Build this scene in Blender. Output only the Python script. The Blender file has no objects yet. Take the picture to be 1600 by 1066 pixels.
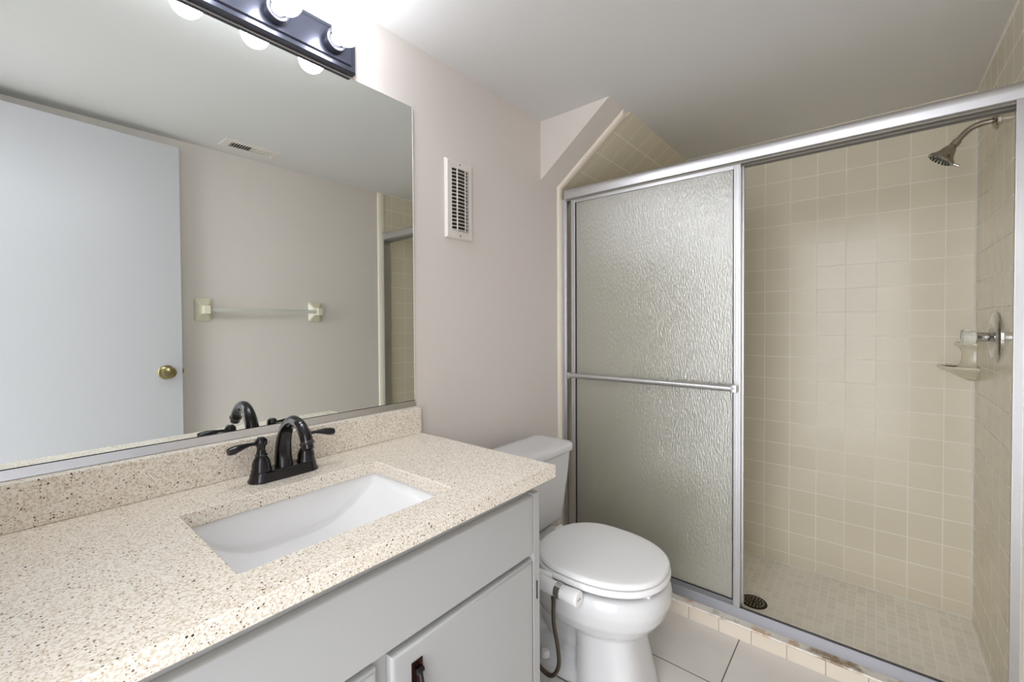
import bpy, bmesh, math, random
from mathutils import Vector, Matrix
random.seed(7)
sc = bpy.context.scene
COL = sc.collection

# ------------------------------------------------------------------ camera
F_PX, YAW, PITCH, ROLL, SY, CY, CH = 679.87, .6919, -.0159, -.0054, -15.56, 1.1765, 1.1656
cd = bpy.data.cameras.new('camera'); cam = bpy.data.objects.new('camera', cd); COL.objects.link(cam)
cd.sensor_fit = 'HORIZONTAL'; cd.sensor_width = 36; cd.lens = F_PX/1600*36
cd.shift_y = SY/1600; cd.clip_start = .01; cd.clip_end = 50
r0 = Vector((math.sin(YAW), -math.cos(YAW), 0)); f0 = Vector((math.cos(YAW), math.sin(YAW), 0)); up = Vector((0, 0, 1))
fw = f0*math.cos(PITCH) + up*math.sin(PITCH); U = -f0*math.sin(PITCH) + up*math.cos(PITCH)
Rx = r0*math.cos(ROLL) + U*math.sin(ROLL); Ux = U*math.cos(ROLL) - r0*math.sin(ROLL)
M3 = Matrix((Rx, Ux, -fw)).transposed()
cam.matrix_world = Matrix.Translation((0, -CY, CH)) @ M3.to_4x4()
sc.camera = cam

# ------------------------------------------------------------------ world and view
w = bpy.data.worlds.new('world'); sc.world = w; w.use_nodes = True
wn = w.node_tree.nodes; wl = w.node_tree.links; bg = wn['Background']
WORLD, WPOW, WBASE = 6.3, 2.4, .18      # added fill light entering by the unseen doorway, tilted to brighten upward-facing surfaces
wg = wn.new('ShaderNodeTexCoord'); wd = wn.new('ShaderNodeVectorMath'); wd.operation = 'DOT_PRODUCT'; wd.inputs[1].default_value = (-.92, 0, .39)
wl.new(wg.outputs['Generated'], wd.inputs[0])
wm = wn.new('ShaderNodeMath'); wm.operation = 'MAXIMUM'; wm.inputs[1].default_value = 0; wl.new(wd.outputs['Value'], wm.inputs[0])
wp = wn.new('ShaderNodeMath'); wp.operation = 'POWER'; wp.inputs[1].default_value = WPOW; wl.new(wm.outputs[0], wp.inputs[0])
wa = wn.new('ShaderNodeMath'); wa.operation = 'MULTIPLY_ADD'; wa.inputs[1].default_value = WORLD*(1-WBASE); wa.inputs[2].default_value = WORLD*WBASE
wl.new(wp.outputs[0], wa.inputs[0]); wl.new(wa.outputs[0], bg.inputs[1])
bg.inputs[0].default_value = (.97, .985, 1.035, 1)
sc.view_settings.view_transform = 'Standard'; sc.view_settings.look = 'None'
sc.view_settings.gamma = 1; sc.view_settings.use_curve_mapping = False
sc.view_settings.exposure = 0.25
BULB = 36.0
if hasattr(sc, 'cycles'):
    sc.cycles.max_bounces = 12; sc.cycles.diffuse_bounces = 8; sc.cycles.glossy_bounces = 6
    sc.cycles.transmission_bounces = 8; sc.cycles.transparent_max_bounces = 12
    sc.cycles.sample_clamp_indirect = 8
    sc.cycles.caustics_reflective = True

# ------------------------------------------------------------------ room measures (metres, mirror wall is y=0)
H, YW, XB, XF = 2.0914, -1.5053, 2.5496, -.18
XS, XT = 1.632, 1.766            # start of the sloped soffit, start of the shower tile
ZS0, YS1 = 1.8256, -.3436        # slope: z at the mirror wall, y at the ceiling
ZSF = -.0524                     # shower floor
T = .1097                        # wall tile pitch
ZC = .811                        # counter top

# ------------------------------------------------------------------ materials
def new_mat(name):
    m = bpy.data.materials.new(name); m.use_nodes = True
    nt = m.node_tree; b = nt.nodes['Principled BSDF']
    return m, nt, b
def lin(c):
    return tuple(((x/12.92) if x <= .04045 else ((x+.055)/1.055)**2.4) for x in c)
def rgb(r, g, b): return (*lin((r/255, g/255, b/255)), 1)
def basic(name, col, rough=.5, metal=0, spec=.5, coat=0, noise=0, nscale=20, bump=0, bscale=100):
    m, nt, b = new_mat(name)
    b.inputs['Base Color'].default_value = col; b.inputs['Roughness'].default_value = rough
    b.inputs['Metallic'].default_value = metal; b.inputs['Specular IOR Level'].default_value = spec
    b.inputs['Coat Weight'].default_value = coat; b.inputs['Coat Roughness'].default_value = .05
    L = nt.links
    tc = nt.nodes.new('ShaderNodeTexCoord')
    if noise:
        n = nt.nodes.new('ShaderNodeTexNoise'); n.inputs['Scale'].default_value = nscale; n.inputs['Detail'].default_value = 4
        L.new(tc.outputs['Object'], n.inputs['Vector'])
        mx = nt.nodes.new('ShaderNodeMix'); mx.data_type = 'RGBA'
        mx.inputs['A'].default_value = tuple(c*(1-noise) for c in col[:3])+(1,)
        mx.inputs['B'].default_value = tuple(min(1, c*(1+noise)) for c in col[:3])+(1,)
        L.new(n.outputs['Fac'], mx.inputs['Factor']); L.new(mx.outputs['Result'], b.inputs['Base Color'])
    if bump:
        n = nt.nodes.new('ShaderNodeTexNoise'); n.inputs['Scale'].default_value = bscale; n.inputs['Detail'].default_value = 5
        L.new(tc.outputs['Object'], n.inputs['Vector'])
        bp = nt.nodes.new('ShaderNodeBump'); bp.inputs['Strength'].default_value = bump; bp.inputs['Distance'].default_value = .002
        L.new(n.outputs['Fac'], bp.inputs['Height']); L.new(bp.outputs['Normal'], b.inputs['Normal'])
    return m

def tile_mat(name, uv, u0, v0, pu, pv, c1, c2, grout, gw, rough=.18, bump=.25, swirl=0, grough=.7):
    """uv: two expressions 'x','y','z' or ('dir', vector) giving surface coordinates in metres"""
    m, nt, b = new_mat(name); N = nt.nodes; L = nt.links
    g = N.new('ShaderNodeNewGeometry')
    def comp(e, off):
        d = N.new('ShaderNodeVectorMath'); d.operation = 'DOT_PRODUCT'
        L.new(g.outputs['Position'], d.inputs[0])
        d.inputs[1].default_value = {'x': (1, 0, 0), 'y': (0, 1, 0), 'z': (0, 0, 1)}[e] if isinstance(e, str) else e
        s = N.new('ShaderNodeMath'); s.operation = 'SUBTRACT'; s.inputs[1].default_value = off
        L.new(d.outputs['Value'], s.inputs[0]); return s.outputs[0]
    cb = N.new('ShaderNodeCombineXYZ')
    L.new(comp(uv[0], u0), cb.inputs[0]); L.new(comp(uv[1], v0), cb.inputs[1])
    br = N.new('ShaderNodeTexBrick'); br.offset = 0; br.squash = 1
    br.inputs['Scale'].default_value = 1; br.inputs['Brick Width'].default_value = pu; br.inputs['Row Height'].default_value = pv
    br.inputs['Mortar Size'].default_value = gw; br.inputs['Mortar Smooth'].default_value = .25; br.inputs['Bias'].default_value = 0
    br.inputs['Color1'].default_value = c1; br.inputs['Color2'].default_value = c2; br.inputs['Mortar'].default_value = grout
    L.new(cb.outputs[0], br.inputs['Vector'])
    colout = br.outputs['Color']
    if swirl:
        n = N.new('ShaderNodeTexNoise'); n.inputs['Scale'].default_value = 7; n.inputs['Detail'].default_value = 3
        L.new(g.outputs['Position'], n.inputs['Vector'])
        mr = N.new('ShaderNodeMapRange'); mr.inputs['To Min'].default_value = 1-swirl; mr.inputs['To Max'].default_value = 1
        mr.inputs['From Min'].default_value = .3; mr.inputs['From Max'].default_value = .7
        L.new(n.outputs['Fac'], mr.inputs['Value'])
        vm = N.new('ShaderNodeVectorMath'); vm.operation = 'SCALE'
        L.new(colout, vm.inputs[0]); L.new(mr.outputs[0], vm.inputs['Scale']); colout = vm.outputs[0]
    L.new(colout, b.inputs['Base Color']); b.inputs['Specular IOR Level'].default_value = .32
    mr = N.new('ShaderNodeMapRange'); mr.inputs['To Min'].default_value = rough; mr.inputs['To Max'].default_value = grough
    L.new(br.outputs['Fac'], mr.inputs['Value']); L.new(mr.outputs[0], b.inputs['Roughness'])
    inv = N.new('ShaderNodeMath'); inv.operation = 'SUBTRACT'; inv.inputs[0].default_value = 1
    L.new(br.outputs['Fac'], inv.inputs[1])
    nz = N.new('ShaderNodeTexNoise'); nz.inputs['Scale'].default_value = 9
    L.new(g.outputs['Position'], nz.inputs['Vector'])
    ad = N.new('ShaderNodeMath'); ad.operation = 'MULTIPLY_ADD'; ad.inputs[1].default_value = .35
    L.new(nz.outputs['Fac'], ad.inputs[0]); L.new(inv.outputs[0], ad.inputs[2])
    bp = N.new('ShaderNodeBump'); bp.inputs['Strength'].default_value = bump; bp.inputs['Distance'].default_value = .002
    L.new(ad.outputs[0], bp.inputs['Height']); L.new(bp.outputs['Normal'], b.inputs['Normal'])
    return m

TC1, TC2, TG = rgb(222, 214, 193), rgb(218, 210, 189), rgb(238, 233, 220)
M = {}
M['paint'] = basic('wall_paint', rgb(222, 215, 208), .45, spec=.35, bump=.12, bscale=60)
M['ceiling'] = basic('ceiling_paint', rgb(220, 219, 217), .75, spec=.3, bump=.5, bscale=22)
M['trim_paint'] = basic('trim_paint', rgb(225, 225, 225), .35)
M['white_paint'] = basic('white_paint', rgb(196, 196, 199), .35, bump=.05, bscale=40)
M['cab_paint'] = basic('cabinet_paint', rgb(174, 174, 172), .4, bump=.06, bscale=35)
M['porcelain'] = basic('porcelain', rgb(216, 216, 216), .08, coat=.4)
M['plastic'] = basic('white_plastic', rgb(236, 236, 235), .25)
M['sink'] = basic('sink_china', rgb(240, 240, 240), .15, coat=.3)
M['vent'] = basic('vent_enamel', rgb(226, 220, 212), .4)
M['duct'] = basic('duct_shade', rgb(62, 54, 46), .8, noise=.6, nscale=14)  # dark colour standing in for the shade inside the vent
M['black'] = basic('black_gap', rgb(22, 21, 20), .8)
M['alu'] = basic('satin_aluminium', rgb(208, 208, 209), .36, metal=1, noise=.04, nscale=30)
M['alu_matte'] = basic('matte_aluminium', rgb(140, 140, 143), .55, metal=.8)
M['channel'] = basic('polished_channel', rgb(240, 240, 240), .22, metal=1)
M['chrome'] = basic('chrome', rgb(205, 205, 205), .06, metal=1)
M['nickel'] = basic('brushed_nickel', rgb(176, 170, 158), .2, metal=1)
M['bronze'] = basic('oil_rubbed_bronze', rgb(40, 38, 40), .16, metal=.75, coat=.5, noise=.3, nscale=60)
M['bronze_plate'] = basic('fixture_bronze', rgb(60, 62, 72), .3, metal=.6, coat=.2)
M['worn'] = basic('worn_bronze_rim', rgb(104, 98, 92), .25, metal=.9)
M['copper_edge'] = basic('worn_copper_bronze', rgb(62, 38, 30), .3, metal=.8)
M['brass'] = basic('antique_brass', rgb(158, 146, 104), .22, metal=1)
M['bisque'] = basic('bisque_ceramic', rgb(222, 216, 192), .15, coat=.3)
M['caulk'] = basic('white_caulk', rgb(232, 228, 216), .5)
M['rail_dark'] = basic('dark_rail', rgb(150, 145, 135), .4, metal=.35)
M['rubber'] = basic('black_rubber', rgb(26, 27, 28), .6)
M['nozzle_face'] = basic('grey_nozzle_plate', rgb(165, 165, 160), .25, metal=.6)
M['drain'] = basic('drain_bronze', rgb(52, 44, 34), .35, metal=.8)
M['grout_light'] = basic('grout_light', rgb(205, 195, 172), .8)
M['hose'] = basic('braided_hose', rgb(96, 86, 72), .35, metal=.8, bump=.6, bscale=500)

# wall tiles of the shower; the grid lines were measured on each wall
M['tile_back'] = tile_mat('tile_back', ('y', 'z'), -1.4087-8*T*2, .0073-T, T, T, TC1, TC2, TG, .0018)
M['tile_side'] = tile_mat('tile_side', ('x', 'z'), 1.975-8*T, .0073-T, T, T, TC1, TC2, TG, .0018)
M['tile_left'] = tile_mat('tile_left', ('x', 'z'), 1.849-8*T, .0073-T, T, T, TC1, TC2, TG, .0018)
sl = math.hypot(YS1, H-ZS0); SD = Vector((0, YS1/sl, (H-ZS0)/sl))
M['tile_slope'] = tile_mat('tile_slope', ('x', tuple(SD)), 1.849-8*T, SD.z*ZS0+.118-4*.1115, T, .1115, TC1, TC2, TG, .0018)
M['tile_bull'] = tile_mat('bullnose_tile', ('x', 'z'), 0, .0073-.5*T, 5, .1525, rgb(238, 229, 212), rgb(235, 226, 208), rgb(224, 216, 198), .0012)
M['tile_curb'] = tile_mat('tile_curb', ('y', 'z'), -.6255-12*T, -1, T, 3, rgb(224, 214, 198), rgb(220, 209, 192), rgb(150, 140, 124), .0013)
M['mosaic'] = tile_mat('shower_mosaic', ('y', 'x'), -1.358-10*.0327, 2.165-20*.0355, .0327, .0355, rgb(248, 243, 231), rgb(236, 231, 220), rgb(252, 250, 243), .0021, rough=.35)
M['floor'] = tile_mat('floor_tile', ('x', 'y'), 1.4785-10*.2925, -.806-5*.30, .2925, .30, rgb(226, 222, 216), rgb(222, 218, 211), rgb(112, 100, 86), .0022, rough=.12, swirl=.07)

def speckle():
    m, nt, b = new_mat('speckled_solid_surface'); N = nt.nodes; L = nt.links
    tc = N.new('ShaderNodeTexCoord')
    base = N.new('ShaderNodeTexNoise'); base.inputs['Scale'].default_value = 260; base.inputs['Detail'].default_value = 3
    L.new(tc.outputs['Object'], base.inputs['Vector'])
    mx = N.new('ShaderNodeMix'); mx.data_type = 'RGBA'
    mx.inputs['A'].default_value = rgb(214, 200, 178); mx.inputs['B'].default_value = rgb(240, 234, 222)
    mr = N.new('ShaderNodeMapRange'); mr.inputs['From Min'].default_value = .38; mr.inputs['From Max'].default_value = .56
    L.new(base.outputs['Fac'], mr.inputs['Value']); L.new(mr.outputs[0], mx.inputs['Factor'])
    col = mx.outputs['Result']
    for scale, rad, frac, c in ((380, .42, .14, rgb(176, 156, 130)), (260, .36, .07, rgb(120, 102, 84)), (170, .27, .042, rgb(58, 46, 38)), (230, .36, .14, rgb(242, 238, 228))):
        v = N.new('ShaderNodeTexVoronoi'); v.inputs['Scale'].default_value = scale
        L.new(tc.outputs['Object'], v.inputs['Vector'])
        lt = N.new('ShaderNodeMath'); lt.operation = 'LESS_THAN'; lt.inputs[1].default_value = rad
        L.new(v.outputs['Distance'], lt.inputs[0])
        sp = N.new('ShaderNodeSeparateColor'); L.new(v.outputs['Color'], sp.inputs[0])
        l2 = N.new('ShaderNodeMath'); l2.operation = 'LESS_THAN'; l2.inputs[1].default_value = frac
        L.new(sp.outputs[0], l2.inputs[0])
        mu = N.new('ShaderNodeMath'); mu.operation = 'MULTIPLY'; L.new(lt.outputs[0], mu.inputs[0]); L.new(l2.outputs[0], mu.inputs[1])
        m2 = N.new('ShaderNodeMix'); m2.data_type = 'RGBA'; L.new(mu.outputs[0], m2.inputs['Factor'])
        L.new(col, m2.inputs['A']); m2.inputs['B'].default_value = c; col = m2.outputs['Result']
    L.new(col, b.inputs['Base Color']); b.inputs['Roughness'].default_value = .22
    return m
M['counter'] = speckle()

def marble():
    m, nt, b = new_mat('stained_marble_sill'); N = nt.nodes; L = nt.links
    g = N.new('ShaderNodeNewGeometry')
    n = N.new('ShaderNodeTexNoise'); n.inputs['Scale'].default_value = 9; n.inputs['Detail'].default_value = 5; n.inputs['Roughness'].default_value = .65
    L.new(g.outputs['Position'], n.inputs['Vector'])
    cr = N.new('ShaderNodeValToRGB'); e = cr.color_ramp.elements
    e[0].position = .36; e[0].color = rgb(150, 128, 100); e[1].position = .47; e[1].color = rgb(226, 222, 212)
    k = cr.color_ramp.elements.new(.56); k.color = rgb(230, 224, 212)
    k = cr.color_ramp.elements.new(.68); k.color = rgb(188, 132, 84)
    L.new(n.outputs['Fac'], cr.inputs[0]); L.new(cr.outputs[0], b.inputs['Base Color'])
    b.inputs['Roughness'].default_value = .3
    return m
M['marble'] = marble()

def mirror_mat():
    m, nt, b = new_mat('mirror_silver')
    b.inputs['Base Color'].default_value = (.83, .86, .83, 1); b.inputs['Metallic'].default_value = 1; b.inputs['Roughness'].default_value = 0.0
    return m
M['mirror'] = mirror_mat()

def frosted():
    m, nt, b = new_mat('obscure_glass'); N = nt.nodes; L = nt.links
    out = N['Material Output']; N.remove(b)
    g = N.new('ShaderNodeNewGeometry')
    mp = N.new('ShaderNodeMapping'); mp.inputs['Scale'].default_value = (1, 1, .28)
    L.new(g.outputs['Position'], mp.inputs['Vector'])
    n = N.new('ShaderNodeTexNoise'); n.inputs['Scale'].default_value = 210; n.inputs['Detail'].default_value = 3
    L.new(mp.outputs[0], n.inputs['Vector'])
    bp = N.new('ShaderNodeBump'); bp.inputs['Strength'].default_value = .8; bp.inputs['Distance'].default_value = .0026
    L.new(n.outputs['Fac'], bp.inputs['Height'])
    gl = N.new('ShaderNodeBsdfGlossy'); gl.inputs['Roughness'].default_value = .16; gl.inputs['Color'].default_value = (.95, .95, .95, 1)
    L.new(bp.outputs['Normal'], gl.inputs['Normal'])
    tr = N.new('ShaderNodeBsdfTransparent'); tr.inputs['Color'].default_value = (.86, .88, .84, 1)
    tl = N.new('ShaderNodeBsdfTranslucent'); tl.inputs['Color'].default_value = (.98, .95, .82, 1)
    L.new(bp.outputs['Normal'], tl.inputs['Normal'])
    df = N.new('ShaderNodeBsdfDiffuse'); df.inputs['Color'].default_value = (.68, .66, .57, 1)
    L.new(bp.outputs['Normal'], df.inputs['Normal'])
    rf = N.new('ShaderNodeBsdfRefraction'); rf.inputs['IOR'].default_value = 1.25; rf.inputs['Roughness'].default_value = .35; rf.inputs['Color'].default_value = (.9, .92, .88, 1)
    L.new(bp.outputs['Normal'], rf.inputs['Normal'])
    a = N.new('ShaderNodeMixShader'); a.inputs[0].default_value = .35; L.new(tl.outputs[0], a.inputs[1]); L.new(df.outputs[0], a.inputs[2])
    c = N.new('ShaderNodeMixShader'); c.inputs[0].default_value = .25; L.new(a.outputs[0], c.inputs[1]); L.new(tr.outputs[0], c.inputs[2])
    fr = N.new('ShaderNodeFresnel'); fr.inputs['IOR'].default_value = 1.5; L.new(bp.outputs['Normal'], fr.inputs['Normal'])
    mr = N.new('ShaderNodeMath'); mr.operation = 'MULTIPLY_ADD'; mr.inputs[1].default_value = 1.0; mr.inputs[2].default_value = .17
    L.new(fr.outputs[0], mr.inputs[0])
    d = N.new('ShaderNodeMixShader'); L.new(mr.outputs[0], d.inputs[0]); L.new(c.outputs[0], d.inputs[1]); L.new(gl.outputs[0], d.inputs[2])
    L.new(d.outputs[0], out.inputs[0])
    N.remove(rf)
    return m
M['glass'] = frosted()

def acrylic():
    m, nt, b = new_mat('clear_acrylic')
    b.inputs['Base Color'].default_value = (.97, .98, .97, 1); b.inputs['Roughness'].default_value = .05
    b.inputs['Transmission Weight'].default_value = .85; b.inputs['IOR'].default_value = 1.3
    return m
M['acrylic'] = acrylic()
M['rod'] = basic('cloudy_plastic_rod', rgb(226, 226, 218), .2)
M['rod'].node_tree.nodes['Principled BSDF'].inputs['Transmission Weight'].default_value = .4
def bulbmat():
    m, nt, b = new_mat('lit_bulb')
    b.inputs['Base Color'].default_value = (.9, .9, .9, 1); b.inputs['Emission Color'].default_value = (.945, .98, 1.075, 1); b.inputs['Emission Strength'].default_value = BULB
    return m
M['bulb'] = bulbmat()

# ------------------------------------------------------------------ mesh helpers
def finish(bm, ang=35):
    bmesh.ops.recalc_face_normals(bm, faces=bm.faces)
    a = math.radians(ang)
    for f in bm.faces: f.smooth = True
    for e in bm.edges:
        if len(e.link_faces) == 2: e.smooth = e.calc_face_angle(0) < a
def obj(name, bm, mat, parent=None, loc=None, recalc=True, ang=35):
    if recalc: finish(bm, ang)
    me = bpy.data.meshes.new(name); bm.to_mesh(me); bm.free()
    if isinstance(mat, (list, tuple)):
        for m in mat: me.materials.append(M[m])
    else: me.materials.append(M[mat])
    o = bpy.data.objects.new(name, me); COL.objects.link(o)
    wn_ = o.modifiers.new('normals', 'WEIGHTED_NORMAL'); wn_.keep_sharp = True; wn_.weight = 80
    if parent: o.parent = parent
    if loc: o.location = loc
    return o
def thing(name, label, cat, loc=(0, 0, 0), group=None):
    o = bpy.data.objects.new(name, None); COL.objects.link(o); o.location = loc
    o.empty_display_size = .05
    o['label'] = label; o['category'] = cat
    if group: o['group'] = group
    o['kind'] = 'thing'
    return o
def child(name, bm, mat, root, **k):
    """a part whose mesh is written in world coordinates under a root placed at its base"""
    for v in bm.verts: v.co -= root_world(root)
    return obj(name, bm, mat, root, **k)
def root_world(o):
    p = Vector((0, 0, 0))
    while o: p += o.location; o = o.parent
    return p
def bx(bm, x0, x1, y0, y1, z0, z1, bev=0, seg=2, mi=0):
    x0, x1 = sorted((x0, x1)); y0, y1 = sorted((y0, y1)); z0, z1 = sorted((z0, z1))
    vs = [bm.verts.new(p) for p in ((x0, y0, z0), (x1, y0, z0), (x1, y1, z0), (x0, y1, z0), (x0, y0, z1), (x1, y0, z1), (x1, y1, z1), (x0, y1, z1))]
    fs = [bm.faces.new([vs[i] for i in q]) for q in ((3, 2, 1, 0), (4, 5, 6, 7), (0, 1, 5, 4), (1, 2, 6, 5), (2, 3, 7, 6), (3, 0, 4, 7))]
    for f in fs: f.material_index = mi
    if bev:
        es = list({e for f in fs for e in f.edges})
        bmesh.ops.bevel(bm, geom=es, offset=bev, segments=seg, profile=.5, affect='EDGES')
    return vs
def box(x0, x1, y0, y1, z0, z1, bev=0, seg=2):
    bm = bmesh.new(); bx(bm, x0, x1, y0, y1, z0, z1, bev, seg); return bm
def prism(bm, pts, axis, a, b, mi=0):
    """pts: 2-D outline in the two other axes (in xyz order), extruded on axis from a to b"""
    def P(p, t):
        return {'x': (t, p[0], p[1]), 'y': (p[0], t, p[1]), 'z': (p[0], p[1], t)}[axis]
    A = [bm.verts.new(P(p, a)) for p in pts]; B = [bm.verts.new(P(p, b)) for p in pts]
    n = len(pts); fs = [bm.faces.new(A), bm.faces.new(B[::-1])]
    for i in range(n): fs.append(bm.faces.new([A[i], A[(i+1) % n], B[(i+1) % n], B[i]]))
    for f in fs: f.material_index = mi
    return fs
def frame_of(t):
    t = t.normalized(); a = Vector((0, 0, 1)) if abs(t.z) < .9 else Vector((1, 0, 0))
    u = t.cross(a).normalized(); return u, t.cross(u).normalized()
def tube(bm, pts, rad, n=16, flat=None, cap=True):
    """swept tube; rad a number or a list; flat: list of (ku,kv) scale pairs"""
    pts = [Vector(p) for p in pts]; k = len(pts)
    if not hasattr(rad, '__len__'): rad = [rad]*k
    t0 = (pts[1]-pts[0]).normalized(); u, v = frame_of(t0); rings = []
    for i, p in enumerate(pts):
        t = (pts[min(i+1, k-1)]-pts[max(i-1, 0)]).normalized()
        u = (u - t*u.dot(t)).normalized(); v = t.cross(u).normalized()
        ku, kv = flat[i] if flat else (1, 1)
        rings.append([bm.verts.new(p + u*(math.cos(a)*rad[i]*ku) + v*(math.sin(a)*rad[i]*kv)) for a in [2*math.pi*j/n for j in range(n)]])
    for a, b in zip(rings, rings[1:]):
        for j in range(n): bm.faces.new([a[j], a[(j+1) % n], b[(j+1) % n], b[j]])
    if cap: bm.faces.new(rings[0][::-1]); bm.faces.new(rings[-1])
def lathe(bm, prof, base, axis, n=32):
    """prof: (distance along axis, radius)"""
    base = Vector(base); ax = Vector(axis).normalized(); u, v = frame_of(ax); rings = []
    for d, r in prof:
        c = base + ax*d
        if r < 1e-6: rings.append([bm.verts.new(c)])
        else: rings.append([bm.verts.new(c + u*(math.cos(a)*r) + v*(math.sin(a)*r)) for a in [2*math.pi*j/n for j in range(n)]])
    for a, b in zip(rings, rings[1:]):
        for j in range(n):
            q = [a[j % len(a)], a[(j+1) % len(a)], b[(j+1) % len(b)], b[j % len(b)]]
            q2 = []
            for x in q:
                if x not in q2: q2.append(x)
            if len(q2) > 2: bm.faces.new(q2)
    if len(rings[0]) > 1: bm.faces.new(rings[0][::-1])
    if len(rings[-1]) > 1: bm.faces.new(rings[-1])
def spline(pts, n=8):
    P = [Vector(p) for p in pts]; out = []
    for i in range(len(P)-1):
        p0, p1, p2, p3 = P[max(i-1, 0)], P[i], P[i+1], P[min(i+2, len(P)-1)]
        for j in range(n):
            t = j/n
            out.append(.5*((2*p1)+(p2-p0)*t+(2*p0-5*p1+4*p2-p3)*t*t+(3*p1-p0-3*p2+p3)*t**3))
    out.append(P[-1]); return out
def loft(bm, rings, cap=True):
    R = [[bm.verts.new(p) for p in r] for r in rings]; n = len(R[0])
    for a, b in zip(R, R[1:]):
        for j in range(n): bm.faces.new([a[j], a[(j+1) % n], b[(j+1) % n], b[j]])
    if cap: bm.faces.new(R[0][::-1]); bm.faces.new(R[-1])
def struct(name, bm, mat, parent=None):
    o = obj(name, bm, mat, parent)
    if parent is None: o['kind'] = 'structure'
    return o
def rrect(cx, cy, hx, hy, r, z, n=6):
    out = []
    for sx, sy, a0 in ((1, 1, 0), (-1, 1, 90), (-1, -1, 180), (1, -1, 270)):
        for k in range(n+1):
            a = math.radians(a0 + 90*k/n)
            out.append((cx+sx*(hx-r)+r*math.cos(a), cy+sy*(hy-r)+r*math.sin(a), z))
    return out

# ------------------------------------------------------------------ room shell
struct('floor', box(XF-.1, 1.752, YW-.1, .1, -.12, 0), 'floor')
bm = bmesh.new(); bx(bm, XF-.1, XB+.1, YW-.1, .1, H, H+.1); struct('ceiling', bm, 'ceiling')
bm = bmesh.new(); bx(bm, XF-.1, XB+.1, 0, .1, -.15, H); struct('wall_left', bm, 'paint')
struct('wall_right', box(XF-.1, XB+.1, YW-.1, YW, -.15, H), 'paint')
struct('wall_back', box(XB+.008, XB+.1, YW, 0, -.15, H), 'paint')
bm = bmesh.new()
DY0, DY1, DZ = -1.385, -.615, 2.045
bx(bm, XF-.1, XF, YW, DY0, 0, H); bx(bm, XF-.1, XF, DY1, 0, 0, H); bx(bm, XF-.1, XF, DY0, DY1, DZ, H)
struct('wall_front', bm, 'paint')
bm = bmesh.new()
bx(bm, XF-.11, XF+.012, DY0-.055, DY0-.001, 0, DZ+.04, .002); bx(bm, XF-.11, XF+.012, DY1+.001, DY1+.06, 0, DZ+.04, .002); bx(bm, XF-.11, XF+.012, DY0-.001, DY1+.001, DZ-.012, DZ+.04, .002)
struct('trim_1', bm, 'trim_paint')
# sloped soffit over the mirror-wall side of the shower
bm = bmesh.new()
prism(bm, [(.0, ZS0), (.0, H), (YS1, H)], 'x', XS, XB)
struct('wall_soffit', bm, 'paint')
# tile skins, 8 mm proud of the walls
TH = .008
nrm = Vector((0, -(H-ZS0)/sl, -abs(YS1)/sl))   # pointing into the room
bm = bmesh.new(); bx(bm, XT+.045, XB, -TH, 0, ZSF, ZS0+.002); struct('wall_shower_left', bm, 'tile_left')
bm = bmesh.new(); bx(bm, XT+.045, XB, YW, YW+TH, ZSF, H); struct('wall_shower_right', bm, 'tile_side')
bm = bmesh.new()
prism(bm, [(YW+TH, ZSF), (-TH, ZSF), (-TH, ZS0-.004), (YS1, H), (YW+TH, H)], 'x', XB, XB+.008)
struct('wall_shower_back', bm, 'tile_back')
bm = bmesh.new()
o1 = nrm*TH
a = (0, ZS0); b = (YS1, H)
prism(bm, [(a[0], a[1]), (b[0], b[1]), (b[0]-.013, b[1]), (a[0]+o1.y, a[1]+o1.z)], 'x', XT+.045, XB)
struct('wall_shower_soffit', bm, 'tile_slope')
# bullnose edging: left jamb, slope, right jamb (rounded outer edge)
def bull_profile(w=.047, t=TH, n=6):
    top = [(w*(1-math.cos(math.pi*k/14))/2*1.0, .0145*math.sin(math.pi*k/14)**.7) for k in range(1, 14)]
    return [(0, 0), (w, 0), (w, t)] + [(u, max(v, t if u > w*.5 else 0)) for u, v in top[::-1]]
bm = bmesh.new(); pr = bull_profile(); pr2 = [(XT+u, -v) for u, v in pr]
A = [bm.verts.new((x, y, 0)) for x, y in pr2]; B = [bm.verts.new((x, y, ZS0+.1*y)) for x, y in pr2]
bm.faces.new(A); bm.faces.new(B[::-1]); n = len(A)
for i in range(n): bm.faces.new([A[i], A[(i+1) % n], B[(i+1) % n], B[i]])
struct('trim_2', bm, 'tile_bull')
bm = bmesh.new()
A = [bm.verts.new(Vector((XT+u, 0, ZS0))+nrm*v) for u, v in pr]; B = [bm.verts.new(Vector((XT+u, YS1, H))+nrm*v+SD*(-v*1.3)) for u, v in pr]
bm.faces.new(A); bm.faces.new(B[::-1])
for i in range(n): bm.faces.new([A[i], A[(i+1) % n], B[(i+1) % n], B[i]])
struct('trim_3', bm, 'tile_bull')
bm = bmesh.new(); pr3 = [(XT-.012+u, YW+v) for u, v in bull_profile(.058)]
prism(bm, pr3, 'z', 0, H); struct('trim_4', bm, 'tile_bull')
# caulk lines in the shower corners
bm = bmesh.new()
prism(bm, [(XB, YW+TH), (XB-.006, YW+TH), (XB, YW+TH+.006)], 'z', ZSF, H)
prism(bm, [(YW+TH, ZSF), (YW+TH, ZSF+.005), (YW+TH+.005, ZSF)], 'x', 1.86, XB)
prism(bm, [(XB, ZSF), (XB-.005, ZSF), (XB, ZSF+.005)], 'y', YW+TH, -TH)
prism(bm, [(YW+TH, H), (YW+TH, H-.005), (YW+TH+.005, H)], 'x', 1.80, XB)
struct('trim_5', bm, 'caulk')
# shower floor
struct('floor_shower', box(1.852, XB+.05, YW-.05, .05, -.14, ZSF), 'mosaic')
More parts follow.
